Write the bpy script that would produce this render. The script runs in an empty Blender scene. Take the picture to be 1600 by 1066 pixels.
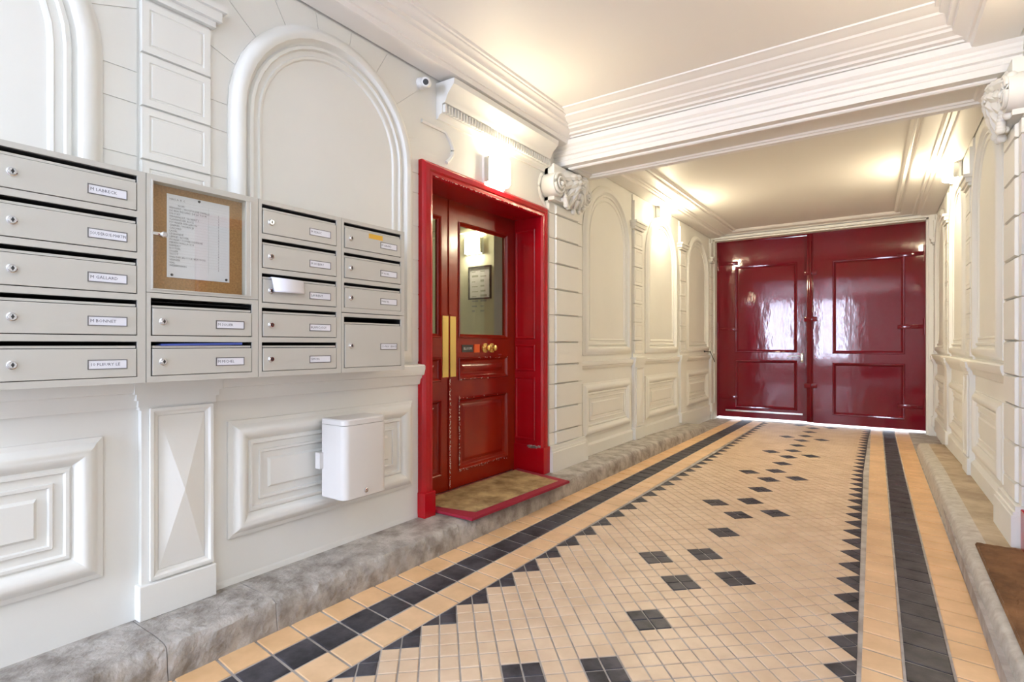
import bpy, bmesh, math, random
from mathutils import Vector, noise
random.seed(7)
D = bpy.data
C = bpy.context.scene.collection
sc = bpy.context.scene

# ------------------------------------------------------------------ camera, world, lights, exposure
FPX, VX, HY, CAMH = 855.0, 1395.0, 539.0, 1.2
TH = math.atan((VX - 800) / FPX)
cd = D.cameras.new('camera'); cam = D.objects.new('camera', cd); C.objects.link(cam)
cd.sensor_width = 36; cd.lens = FPX / 1600 * 36; cd.shift_y = (HY - 533) / 1600; cd.clip_start = 0.02
cam.location = (0, 0, CAMH); cam.rotation_euler = (math.pi / 2, 0, TH)
sc.camera = cam
sc.view_settings.view_transform = 'Standard'; sc.view_settings.look = 'None'
sc.view_settings.gamma = 1; sc.view_settings.use_curve_mapping = False
sc.view_settings.exposure = 0.62
w = D.worlds.new('sky'); sc.world = w; w.use_nodes = True
nt = w.node_tree; bg = nt.nodes['Background']
bg.inputs[0].default_value = (0.74, 0.84, 1.0, 1); bg.inputs[1].default_value = 5.0
sun = D.lights.new('sun', 'SUN'); sun.energy = 6; sun.angle = 0.02; sun.color = (1, .95, .86)
so = D.objects.new('sun', sun); C.objects.link(so); so.rotation_euler = (math.radians(-48), 0, math.radians(10)); so.location = (0, 14, 6)
def area(name, loc, rot, sx, sy, e, col):
    l = D.lights.new(name, 'AREA'); l.shape = 'RECTANGLE'; l.size = sx; l.size_y = sy; l.energy = e; l.color = col
    o = D.objects.new(name, l); C.objects.link(o); o.location = loc; o.rotation_euler = rot; return o
for k, (cx_, cw) in enumerate(((-2.16, .20), (-1.84, .26), (-1.50, .2))): area('courtyard_daylight', (cx_, -4.41, 1.80), (math.radians(90), 0, 0), cw, 2.1, 44, (0.68, 0.75, 1.0))
area('overhead_fill', (-0.75, -1.7, 3.0), (0, 0, 0), 1.8, 4.2, 32, (0.84, 0.92, 1.0))  # unseen overhead area light, added to lift the ambient level

# ------------------------------------------------------------------ materials
def mat(name, col, rough=.5, metal=0, var=0, vscale=3, col2=None, bump=0, bscale=40, bdist=.002, coat=0, emit=None, es=0, spec=.5, detail=4, stretch=None, thr=None):
    m = D.materials.new(name); m.use_nodes = True
    n = m.node_tree.nodes; L = m.node_tree.links; p = n['Principled BSDF']
    p.inputs['Base Color'].default_value = (*col, 1); p.inputs['Roughness'].default_value = rough
    p.inputs['Metallic'].default_value = metal; p.inputs['Specular IOR Level'].default_value = spec
    p.inputs['Coat Weight'].default_value = coat; p.inputs['Coat Roughness'].default_value = .06
    tc = n.new('ShaderNodeNewGeometry')
    src = tc.outputs['Position']
    if stretch:
        mp = n.new('ShaderNodeMapping'); mp.inputs['Scale'].default_value = stretch; L.new(src, mp.inputs['Vector']); src = mp.outputs['Vector']
    if var or col2:
        t = n.new('ShaderNodeTexNoise'); t.inputs['Scale'].default_value = vscale; t.inputs['Detail'].default_value = detail; t.inputs['Roughness'].default_value = .6
        L.new(src, t.inputs['Vector'])
        r = n.new('ShaderNodeValToRGB')
        a, b = thr or (.35, .65)
        r.color_ramp.elements[0].position = a; r.color_ramp.elements[1].position = b
        c2 = col2 or tuple(c * (1 - var) for c in col)
        r.color_ramp.elements[0].color = (*c2, 1); r.color_ramp.elements[1].color = (*col, 1)
        L.new(t.outputs['Fac'], r.inputs['Fac']); L.new(r.outputs['Color'], p.inputs['Base Color'])
    if bump:
        t2 = n.new('ShaderNodeTexNoise'); t2.inputs['Scale'].default_value = bscale; t2.inputs['Detail'].default_value = 3
        L.new(src, t2.inputs['Vector'])
        b = n.new('ShaderNodeBump'); b.inputs['Strength'].default_value = bump; b.inputs['Distance'].default_value = bdist
        L.new(t2.outputs['Fac'], b.inputs['Height']); L.new(b.outputs['Normal'], p.inputs['Normal'])
        if coat: L.new(b.outputs['Normal'], p.inputs['Coat Normal'])
    if emit:
        p.inputs['Emission Color'].default_value = (*emit, 1); p.inputs['Emission Strength'].default_value = es
    return m
M = {}
M['wall'] = mat('cream wall paint', (.81, .81, .77), .6, spec=.3, bump=.25, bscale=14, bdist=.004, var=.035, vscale=1.3)
M['ceil'] = mat('white ceiling paint', (.84, .82, .79), .55, bump=.15, bscale=9, bdist=.004)
M['red'] = mat('glossy red door paint', (.46, .003, .010), .15, coat=.1, spec=.4, bump=.35, bscale=11, bdist=.004, var=.12, vscale=5)
M['door'] = mat('brown red door varnish', (.30, .018, .004), .18, coat=.1, spec=.35, bump=.25, bscale=10, bdist=.003, col2=(.20, .006, .006), vscale=1.1)
M['gate'] = mat('burgundy gate lacquer', (.165, .004, .016), .06, coat=.1, spec=.36, bump=.24, bscale=9, bdist=.005, stretch=(1, 1, .4), col2=(.14, .005, .011), vscale=.8)
M['dark'] = mat('painted slot shade', (.006, .006, .006), .9)
M['box'] = mat('grey beige enamel', (.56, .545, .50), .38, bump=.05, bscale=300, bdist=.0005)
M['bin'] = mat('off white enamel', (.70, .68, .655), .4)
M['chrome'] = mat('chrome', (.75, .75, .76), .16, 1)
M['brass'] = mat('polished brass', (.83, .62, .22), .28, 1, bump=.1, bscale=20, bdist=.002)
M['plate'] = mat('white card', (.80, .81, .88), .5)
M['paper'] = mat('white paper', (.82, .83, .92), .6)
M['ink'] = mat('grey ink', (.10, .10, .14), .7)
M['frame_dark'] = mat('black plastic', (.03, .03, .03), .4)
M['cork'] = mat('cork', (.50, .27, .105), .8, var=.3, vscale=140, bump=.3, bscale=160)
M['tan'] = mat('tan tile', (.80, .56, .34), .34, col2=(.66, .45, .26), spec=.3, vscale=4.5, bump=.15, bscale=30)
M['tan2'] = mat('orange tan tile', (.82, .54, .30), .34, col2=(.68, .43, .22), spec=.3, vscale=4.5, bump=.15, bscale=30)
M['mos'] = mat('pale tan mosaic', (.70, .55, .40), .38, col2=(.60, .45, .31), spec=.3, vscale=5, bump=.12, bscale=40)
M['black'] = mat('black tile', (.028, .028, .034), .38, col2=(.085, .082, .095), spec=.13, vscale=9, bump=.4, bscale=45, detail=6)
M['grout'] = mat('grey grout', (.50, .475, .46), .8, col2=(.30, .27, .25), vscale=7, bump=.4, bscale=120)
M['stone'] = mat('worn limestone', (.47, .445, .415), .5, col2=(.22, .195, .17), vscale=10, bump=.8, bscale=34, bdist=.012, detail=7, thr=(.34, .62))
M['slab'] = mat('tan worn slab', (.50, .41, .29), .5, col2=(.30, .22, .14), vscale=5, bump=.6, bscale=40, bdist=.004, detail=9)
M['stone_edge'] = mat('pale kerb stone', (.56, .54, .50), .6, col2=(.42, .39, .35), vscale=20, bump=.5, bscale=50, bdist=.008, detail=9)
M['coir'] = mat('coir', (.56, .41, .19), .95, col2=(.25, .16, .06), vscale=7, bump=1, bscale=260, bdist=.006, detail=10)
M['coir2'] = mat('brown coir', (.36, .19, .08), .95, col2=(.15, .075, .03), vscale=5, bump=1, bscale=260, bdist=.006, detail=10)
M['matred'] = mat('red mat border', (.30, .008, .03), .75, bump=.6, bscale=200, bdist=.003)
M['lamp2'] = mat('opal glass lit bright', (1, .95, .85), .4, emit=(1, .85, .58), es=170)
M['lamp'] = mat('opal glass lit', (1, .95, .85), .4, emit=(1, .86, .60), es=36)
M['white'] = mat('white plastic', (.82, .82, .80), .35)
M['chip'] = mat('bare chipped paint', (.74, .62, .56), .7)
M['room'] = mat('pale hallway paint', (.70, .70, .56), .5)
M['room2'] = mat('cool hallway paint', (.66, .70, .72), .5)
M['orange'] = mat('orange sticker', (.75, .10, .01), .5)
M['yellow'] = mat('amber sticker', (.75, .42, .04), .5)
M['blue'] = mat('blue paper', (.06, .10, .42), .6)
M['ground'] = mat('pale pavement', (.55, .53, .5), .9)
def glass(name, tint, refl):
    m = D.materials.new(name); m.use_nodes = True; n = m.node_tree.nodes; L = m.node_tree.links
    n.remove(n['Principled BSDF']); o = n['Material Output']
    t = n.new('ShaderNodeBsdfTransparent'); t.inputs[0].default_value = (*tint, 1)
    g = n.new('ShaderNodeBsdfGlossy'); g.inputs['Roughness'].default_value = .02
    x = n.new('ShaderNodeMixShader'); x.inputs[0].default_value = refl; L.new(t.outputs[0], x.inputs[1]); L.new(g.outputs[0], x.inputs[2]); L.new(x.outputs[0], o.inputs['Surface'])
    return m
M['ph'] = mat('grey plate holder', (.22, .22, .23), .3, .6)
M['glass'] = glass('window glass', (.97, .98, .96), .06)

# ------------------------------------------------------------------ mesh helpers
class MB:
    def __init__(s): s.v = []; s.f = []
    def add(s, vs, fs):
        b = len(s.v); s.v += [tuple(v) for v in vs]; s.f += [tuple(i + b for i in f) for f in fs]
    def box(s, x0, x1, y0, y1, z0, z1, mp=None, bev=0):
        mp = mp or (lambda a, b, c: (a, b, c))
        if bev <= 0:
            vs = [mp(x, y, z) for z in (z0, z1) for y in (y0, y1) for x in (x0, x1)]
            s.add(vs, [(0, 2, 3, 1), (4, 5, 7, 6), (0, 1, 5, 4), (2, 6, 7, 3), (0, 4, 6, 2), (1, 3, 7, 5)]); return
        bm = bmesh.new(); vs = [bm.verts.new((x, y, z)) for z in (z0, z1) for y in (y0, y1) for x in (x0, x1)]
        for f in [(0, 2, 3, 1), (4, 5, 7, 6), (0, 1, 5, 4), (2, 6, 7, 3), (0, 4, 6, 2), (1, 3, 7, 5)]: bm.faces.new([vs[i] for i in f])
        bmesh.ops.bevel(bm, geom=bm.edges[:], offset=bev, segments=2, affect='EDGES', profile=.5)
        bm.verts.index_update()
        s.add([mp(*v.co) for v in bm.verts], [tuple(v.index for v in f.verts) for f in bm.faces]); bm.free()
    def loops(s, rings, closed=True, cap0=False, cap1=False):
        n = len(rings[0]); vs = [p for r in rings for p in r]; fs = []
        for i in range(len(rings) - 1):
            for j in range(n if closed else n - 1):
                k = (j + 1) % n
                fs.append((i * n + j, i * n + k, (i + 1) * n + k, (i + 1) * n + j))
        if cap0: fs.append(tuple(range(n))[::-1])
        if cap1: fs.append(tuple((len(rings) - 1) * n + j for j in range(n)))
        s.add(vs, fs)
    def tube(s, pts, r, n=8, caps=True):
        pts = [Vector(p) for p in pts]; rings = []
        for i, p in enumerate(pts):
            t = (pts[min(i + 1, len(pts) - 1)] - pts[max(i - 1, 0)]).normalized()
            a = t.cross(Vector((0, 0, 1)));
            if a.length < .05: a = t.cross(Vector((1, 0, 0)))
            a.normalize(); b = t.cross(a); rr = r[i] if isinstance(r, (list, tuple)) else r
            rings.append([tuple(p + a * rr * math.cos(2 * math.pi * j / n) + b * rr * math.sin(2 * math.pi * j / n)) for j in range(n)])
        s.loops(rings, True, caps, caps)
    def lathe(s, c, axis, prof, n=20):
        c = Vector(c); ax = Vector(axis).normalized(); a = ax.cross(Vector((0, 0, 1)))
        if a.length < .05: a = Vector((1, 0, 0))
        a.normalize(); b = ax.cross(a)
        s.loops([[tuple(c + ax * h + (a * math.cos(2 * math.pi * j / n) + b * math.sin(2 * math.pi * j / n)) * max(r, 1e-4)) for j in range(n)] for h, r in prof], True, True, True)
    def ball(s, c, r, n=8, sc=(1, 1, 1)):
        rings = []
        for i in range(1, n // 2 + 2):
            a = math.pi * i / (n // 2 + 2)
            rings.append([(c[0] + sc[0] * r * math.sin(a) * math.cos(2 * math.pi * j / n), c[1] + sc[1] * r * math.sin(a) * math.sin(2 * math.pi * j / n), c[2] + sc[2] * r * math.cos(a)) for j in range(n)])
        s.loops(rings, True, True, True)
    def frame(s, shape, prof, mp, cap=False):
        s.loops([[mp(u, v, h) for u, v in shape(i)] for i, h in prof], True, False, cap)
    def build(s, name, m, parent=None, smooth=0, kind=None, label=None):
        me = D.meshes.new(name); me.from_pydata(s.v, [], s.f)
        bm = bmesh.new(); bm.from_mesh(me); bmesh.ops.recalc_face_normals(bm, faces=bm.faces); bm.to_mesh(me); bm.free()
        me.materials.append(M[m] if isinstance(m, str) else m)
        if smooth:
            me.polygons.foreach_set('use_smooth', [True] * len(me.polygons)); me.set_sharp_from_angle(angle=math.radians(smooth))
        o = D.objects.new(name, me); C.objects.link(o)
        if parent: o.parent = parent
        if kind: o['kind'] = kind
        if label: o['label'] = label
        return o
def setprops(o, label=None, cat=None, group=None, kind=None):
    if label: o['label'] = label
    if cat: o['category'] = cat
    if group: o['group'] = group
    if kind: o['kind'] = kind
    return o
def empty(name, loc=(0, 0, 0), **k):
    o = D.objects.new(name, None); C.objects.link(o); o.location = loc; o.empty_display_size = .1
    setprops(o, **k); return o
def child(o, e):           # parent an object built in world space under an Empty without moving it
    o.parent = e; o.location = Vector(o.location) - Vector(e.location); return o

LX = -2.42
def XR(y): return .60 - .025 * (y - 4)
def ML(u, v, h): return (LX + h, u, v)
def MR(u, v, h): return (XR(u) - h, u, v)
def rect(u0, u1, v0, v1): return lambda i: [(u0 + i, v0 + i), (u1 - i, v0 + i), (u1 - i, v1 - i), (u0 + i, v1 - i)]
def arch(uc, half, vb, vc, n=20):
    def f(i):
        r = half - i
        return [(uc - r, vb + i), (uc + r, vb + i)] + [(uc + r * math.cos(math.pi * k / n), vc + r * math.sin(math.pi * k / n)) for k in range(n + 1)]
    return f
ARCHP = [(0, 0), (0, .012), (.01, .016), (.02, .03), (.045, .042), (.068, .036), (.08, .012), (.09, .006), (.098, .02), (.112, .022), (.118, .008), (.14, .006), (.146, .014), (.156, .012), (.162, .003)]
PANELP = [(0, 0), (0, .012), (.012, .016), (.018, .018), (.026, .026), (.036, .033), (.048, .037), (.058, .037), (.068, .033), (.078, .026), (.086, .016), (.094, .008), (.102, .016), (.112, .016), (.118, .005), (.145, .004), (.148, .012), (.158, .012), (.162, .003), (.19, .003), (.2, .014), (.21, .014)]

# ------------------------------------------------------------------ floor
floor = MB(); floor.box(-2.75, .95, -4.7, 9.42, -.12, -.004)
floor = floor.build('floor', 'grout'); floor['kind'] = 'structure'; floor['label'] = 'tiled passage floor of tan and black tiles with a diagonal mosaic field'
YT = [1.855, 2.305, 2.76, 3.212, 3.656, 4.085, 4.50, 4.912, 5.315, 5.712, 6.108, 6.508, 6.908, 7.31, 7.712, 8.118, 8.53]
def g(n):
    if n <= 0: return 1.855 + n * .45
    if n >= 16: return 8.53 + (n - 16) * .41
    i = int(n); t = n - i
    p0 = YT[i - 1] if i > 0 else YT[0] - .45; p1, p2 = YT[i], YT[i + 1]; p3 = YT[i + 2] if i + 2 < len(YT) else YT[-1] + .41
    return .5 * (2 * p1 + (p2 - p0) * t + (2 * p0 - 5 * p1 + 4 * p2 - p3) * t * t + (3 * p1 - p0 - 3 * p2 + p3) * t ** 3)
def lat(a, b):
    y = g(b / 4); k = min(1, max(0, (y - 2) / 6.3))
    d = .1115 - .0108 * min(1, k * 1.5); xc = -.874 - .066 * k
    if a > 0: d *= 1 - .03 * k
    return xc + a * d, y - (.09 - .035 * k) * a * d
def tile(poly, z=0, gap=.93, bev=.9):
    cx = sum(p[0] for p in poly) / len(poly); cy = sum(p[1] for p in poly) / len(poly)
    dz = random.uniform(-.0008, .0008); tx = random.uniform(-.006, .006); ty = random.uniform(-.006, .006)
    mb = MB()
    def ring(s, zz): return [(cx + (x - cx) * s, cy + (y - cy) * s, zz + dz + tx * (x - cx) + ty * (y - cy)) for x, y in poly]
    mb.loops([ring(gap, z - .006), ring(gap, z - .0022), ring(gap * .97, z - .0005), ring(gap * bev, z)], True, False, True)
    return mb
BLK = set()
for n in range(-4, 19):
    vs = [(0, 4 * n)]
    if n % 3 == 2: vs += [(2, 4 * n + 2), (-2, 4 * n + 2)]
    for va, vb in vs:
        for da, db in ((.5, 0), (-.5, 0), (0, .5), (0, -.5)): BLK.add((va + da, vb + db))
for k in range(-17, 77, 2):
    for sa in (-7, 7):
        for da, db in ((.5, 0), (-.5, 0), (0, .5), (0, -.5)): BLK.add((sa + da, k + db))
def px(x, y, z=0):
    d = -x * math.sin(TH) + y * math.cos(TH); l = x * math.cos(TH) + y * math.sin(TH)
    if d < .1: return (-9999, 0, d)
    return (800 + FPX * l / d, HY - FPX * (z - CAMH) / d, d)
mos = []; bb = -34
for b2 in range(-30, 149):
    for a2 in range(-14, 15):
        if (a2 + b2) % 2 == 0: continue
        a, b = a2 / 2, b2 / 2
        cs = [(a - .5, b), (a, b - .5), (a + .5, b), (a, b + .5)]
        if a2 == -14: cs = [(a, b - .5), (a + .5, b), (a, b + .5)]
        if a2 == 14: cs = [(a - .5, b), (a, b - .5), (a, b + .5)]
        poly = [lat(*c) for c in cs]
        if max(p[1] for p in poly) > 9.3 or min(p[1] for p in poly) < .15: continue
        cx = sum(p[0] for p in poly) / len(poly); cy = sum(p[1] for p in poly) / len(poly)
        P = px(cx, cy); vis = -5 < P[0] < 1605 and 0 < P[1] < 1075
        mos.append((P[2] if vis else 99 + P[2], poly, (a, b) in BLK))
mos.sort(key=lambda t: t[0])
rest = {'mos': MB(), 'black': MB()}
for i, (d, poly, bk) in enumerate(mos):
    mb = tile(poly, gap=.91)
    m = 'black' if bk else 'mos'
    if i < 300: mb.build('mosaic_tile', m, floor)
    else: rest[m].add(mb.v, mb.f)
rest['mos'].build('mosaic_field', 'mos', floor, kind='stuff'); rest['black'].build('mosaic_inlay', 'black', floor, kind='stuff', label='black diamond inlay and border triangles of the mosaic')
def row(x0f, x1f, m, y0, pitch, xref):
    far = MB(); k = -20
    while True:
        ya = y0 + k * pitch; yb = ya + pitch; k += 1
        if ya < .1: continue
        if yb > 9.35: break
        sh = lambda x, y: y - .1 * (x - xref)
        gx = .004
        poly = [(x0f(ya) + gx, sh(x0f(ya), ya) + .0042), (x1f(ya) - gx, sh(x1f(ya), ya) + .0042), (x1f(yb) - gx, sh(x1f(yb), yb) - .0042), (x0f(yb) + gx, sh(x0f(yb), yb) - .0042)]
        mb = tile(poly, gap=.985, bev=.965)
        if ya < 5.2: mb.build('border_tile', m, floor)
        else: far.add(mb.v, mb.f)
    far.build('border_tiles_far', m, floor, kind='stuff')
cst = lambda c: (lambda y: c)
row(cst(-2.125), cst(-1.972), 'tan2', 1.226, .1545, -2.13)
row(cst(-1.972), cst(-1.815), 'black', 1.226, .1545, -2.13)
row(cst(-1.815), lambda y: lat(-7, 0)[0] - .002 + 0.0 * y, 'tan', 1.226, .1545, -2.13)
xm = lambda y: -.098 - .0235 * (y - 2.3)
xb = lambda y: .036 - .0225 * (y - 2.41)
xc_ = lambda y: .187 - .0255 * (y - 2.5)
xk = lambda y: .326 - .0215 * (y - 2.6)
row(xm, xb, 'tan', 2.41, .1505, .036)
row(xb, xc_, 'black', 2.41, .1505, .036)
row(xc_, xk, 'tan2', 2.41, .1505, .036)

# ------------------------------------------------------------------ kerbs (raised stone footways)
def kerbh(y): return .13 if y < 6 else .13 - .05 * min(1, (y - 6) / 1.9)
def kerb(name, side, joints, mname, label):
    k = MB()
    if side < 0: k.box(-2.7, -2.16, -4.45, 7.8, -.01, .07)
    else:
        k.add([(.40, -4.45, -.01), (.9, -4.45, -.01), (.9, 7.8, -.01), (.25, 7.8, -.01), (.40, -4.45, .07), (.9, -4.45, .07), (.9, 7.8, .07), (.25, 7.8, .07)], [(0, 1, 2, 3), (4, 5, 6, 7), (0, 1, 5, 4), (1, 2, 6, 5), (2, 3, 7, 6), (3, 0, 4, 7)])
    k = k.build(name, 'grout'); setprops(k, kind='structure', label=label)
    for i in range(len(joints) - 1):
        ya, yb = joints[i] + .0015, joints[i + 1] - .0015
        last = i == len(joints) - 2
        n = max(6, int((yb - ya) / .02)); rings = []
        for j in range(n + 1):
            y = ya + (yb - ya) * j / n; H = kerbh(y)
            pull = 0
            if last and yb - y < .12: pull = .12 - math.sqrt(max(0, .12 ** 2 - (.12 - (yb - y)) ** 2))
            if side < 0: E = -2.115; W = LX - (.3 if 2.3 < y < 4.1 else .02); s = 1
            else: E = xk(y) + .004; W = XR(y) + (.25 if y < 3.9 else .02); s = -1
            def nz(q, a): return a * .6 * noise.noise(Vector((q * .7 + 31 * side, y * 5, 1.3))) + a * .8 * noise.noise(Vector((q * 1.9, y * 21, 4.1))) + a * .6 * noise.noise(Vector((q * 3.9, y * 60, 7.1)))
            c = abs(noise.noise(Vector((y * 3.1, side, 0)))) * .02
            pr = [(E - s * (.0 + pull), -.005), (E - s * (.003 + pull), H * .3), (E - s * (.006 + pull), H * .58), (E - s * (.011 + c + pull), H * .84), (E - s * (.022 + c + pull), H * .95), (E - s * (.042 + c + pull), H - .002), (E - s * (.11 + pull), H), (E - s * (.17 + pull), H), (E - s * (.25 + pull), H), (W, H), (W, -.01)]
            R = []
            for q, (x, z) in enumerate(pr):
                amp = (.0, .010, .012, .012, .008, .005, .003, .003, .002, 0, 0)[q]
                if side > 0: amp *= .35
                if y > 3: amp *= max(.3, 1 - (y - 3) * .35)
                R.append((x + nz(q, amp), y, z + (nz(q + 3, amp * .6) if q > 0 else 0)))
            rings.append(R)
        parts = [('kerb_stone', mname, 0, 11)] if side < 0 else [('kerb_stone', mname, 0, 7), ('paving_slab', 'slab', 6, 11)]
        for nm, mm, i0, i1 in parts:
            rg = [q[i0:i1] for q in rings]; mb = MB(); mb.loops(rg, False)
            nn = len(rg[0]); mb.f.append(tuple(range(nn))); mb.f.append(tuple(range(len(mb.v) - nn, len(mb.v))))
            mb.build(nm, mm, k, smooth=45)
kerb('kerb', -1, [-4.45, -2.5, -.6, .9, 1.32, 2.5, 3.9, 5.2, 6.4, 7.85], 'stone', 'worn grey stone footway and kerb along the left wall')
kerb('kerb', 1, [-4.45, -2.5, 0, 1.6, 3.3, 4.1, 5.23, 6.35, 7.8], 'stone_edge', 'pale stone footway and kerb along the right wall')

# ------------------------------------------------------------------ walls
TOPZ = 3.35
DY0, DY1, DZ = 2.52, 3.88, 2.29          # left door opening
wl = MB()
wl.box(-2.75, LX, -4.7, DY0, -.1, TOPZ); wl.box(-2.75, LX, DY1, 9.45, -.1, TOPZ); wl.box(-2.75, LX, DY0, DY1, DZ, TOPZ)
wl = wl.build('wall_left', 'wall'); setprops(wl, kind='structure', label='cream panelled left wall with arched mouldings and pilasters')
RY0, RY1 = 2.40, 3.76
wr = MB()
def rwall(u0, u1, v0, v1):
    vs = [MR(u, v, h) for h in (0, -.35) for v in (v0, v1) for u in (u0, u1)]
    wr.add(vs, [(0, 1, 3, 2), (4, 5, 7, 6), (0, 1, 5, 4), (2, 3, 7, 6), (0, 2, 6, 4), (1, 3, 7, 5)])
rwall(-4.7, RY0, -.1, TOPZ); rwall(RY1, 9.45, -.1, TOPZ); rwall(RY0, RY1, 2.29, TOPZ)
wr = wr.build('wall_right', 'wall'); setprops(wr, kind='structure', label='cream panelled right wall with arched mouldings and pilasters')

VC = 2.26
def sweep_u(mb, u0, u1, prof, mp, ends=True):     # profile (v, h) swept along u
    mb.loops([[mp(u, v, h) for v, h in prof] for u in (u0, u1)], False)
    if ends:
        n = len(prof); b = len(mb.v) - 2 * n
        mb.f.append(tuple(b + i for i in range(n))); mb.f.append(tuple(b + n + i for i in range(n)))
RAILP = [(.955, 0), (.955, .012), (.965, .018), (.985, .022), (1.0, .034), (1.012, .036), (1.016, .048), (1.03, .052), (1.052, .058), (1.07, .058), (1.078, .05), (1.082, 0)]
RAILP2 = [(.965, 0), (.965, .01), (.975, .014), (.985, .024), (.995, .026), (1.0, .036), (1.02, .04), (1.035, .038), (1.04, 0)]
PLINP = [(.13, .02), (.2, .02), (.21, .014), (.22, 0)]
def bay(W, mp, ua, ub, uc, half=.565, vb=1.095, pv=(.34, .86), topz=2.9, joints=True, ph=None):
    """arched field, panel below, ashlar slabs round the arch between ua and ub"""
    mb = MB(); mb.frame(arch(uc, half, vb, VC), ARCHP, mp, cap=True); mb.build('arch_moulding', 'wall', W, smooth=42)
    mb = MB(); hw = ph or half; mb.frame(rect(uc - hw, uc + hw, *pv), PANELP, mp, cap=True); mb.build('panel_moulding', 'wall', W, smooth=24)
    if not joints: return
    zs = [z for z in (1.095, 1.30, 1.512, 1.722, 1.932, 2.137, VC)]
    for a, b in ((ua, uc - half), (uc + half, ub)):
        if b - a < .03: continue
        for i in range(len(zs) - 1):
            mb = MB(); mb.box(a, b, zs[i] + .0025, zs[i + 1] - .0025, -.01, .004, mp); mb.build('ashlar_block', 'wall', W)
    # voussoirs
    def edge(t):
        c, s_ = math.cos(t), math.sin(t)
        k = []
        if c > 1e-6: k.append((ub - uc) / c)
        if c < -1e-6: k.append((ua - uc) / c)
        if s_ > 1e-6: k.append((topz - VC) / s_)
        r = min(k); return (uc + r * c, VC + r * s_)
    crn = [math.atan2(topz - VC, ub - uc), math.atan2(topz - VC, ua - uc)]
    N = 9
    for i in range(N):
        t0, t1 = math.pi * i / N + .004, math.pi * (i + 1) / N - .004
        ts = sorted([t0 + (t1 - t0) * k / 4 for k in range(5)] + [c for c in crn if t0 < c < t1])
        inn = [(uc + half * math.cos(t), VC + half * math.sin(t)) for t in ts]; out = [edge(t) for t in ts]
        if all(math.dist(a, b) < .02 for a, b in zip(inn, out)): continue
        mb = MB()
        rings = [[mp(u, v, h) for u, v in inn + out[::-1]] for h in (-.01, .004)]
        mb.loops(rings, True, False, True); mb.build('ashlar_block', 'wall', W)
def pilaster(W, mp, u0, u1, h=.024, v0=1.10, v1=2.62, pitch=.2085, cap=True, base=True, start=2.55):
    mb = MB(); mb.box(u0 + .0025, u1 - .0025, .13, 2.9, -.01, h * .45, mp); P = mb.build('pilaster', 'wall', W)
    v = start
    while v > v0 + .03:
        a = max(v - pitch, v0)
        mb = MB()
        if v - a > .1:
            i = min(.028, (u1 - u0) * .15)
            mb.frame(rect(u0 + .003, u1 - .003, a + .003, v - .003), [(0, h * .4), (.002, h), (i, h), (i + .003, h - .004), (i + .008, h - .004), (i + .011, h - .0005)], mp, cap=True)
        else: mb.frame(rect(u0 + .003, u1 - .003, a + .003, v - .003), [(0, h * .4), (.002, h)], mp, cap=True)
        mb.build('block', 'wall', P); v = a
    if cap:
        mb = MB(); e = .02
        for (a, b, hh, x) in ((start + .01, start + .035, h + .012, .012), (start + .035, start + .075, h + .03, .03), (start + .075, start + .1, h + .045, .045), (start + .1, start + .33, h + .002, 0)):
            mb.box(u0 - x, u1 + x, a, b, -.005, hh, mp)
        mb.build('capital', 'wall', P)
    if base:
        mb = MB(); mb.box(u0 - .012, u1 + .012, .13, .265, -.005, h + .02, mp, bev=.004); mb.build('plinth_block', 'wall', P)
        mb = MB(); mb.box(u0 + .001, u1 - .001, .262, .96, -.006, h + .003, mp)
        fr = MB(); w_ = u1 - u0
        if w_ > .25:
            fr.frame(rect(u0 + .028, u1 - .0, .275, .95), [(0, h + .004), (0, h + .016), (.012, h + .016), (.02, h + .009), (.03, h + .006), (.034, h + .001)], mp)
            ua, ub = u0 + .062, u1 - .034; va, vb = .309, .916; um, vm = (ua + ub) / 2, (va + vb) / 2
            fr.add([mp(ua, va, h + .005), mp(ub, va, h + .005), mp(ub, vb, h + .005), mp(ua, vb, h + .005), mp(um, vm, h + .03)], [(0, 1, 4), (1, 2, 4), (2, 3, 4), (3, 0, 4)])
            fr.build('pyramid_panel', 'wall', P)
        mb.build('pedestal', 'wall', P)
        mb = MB()
        for (a, b, x) in ((.945, .958, .006), (.958, .985, .012), (.985, 1.01, .022), (1.01, 1.045, .032), (1.045, 1.06, .036)):
            mb.box(u0 - x, u1 + x, a, b, -.005, h + x, mp)
        mb.build('pedestal_cap', 'wall', P)
    return P
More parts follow.
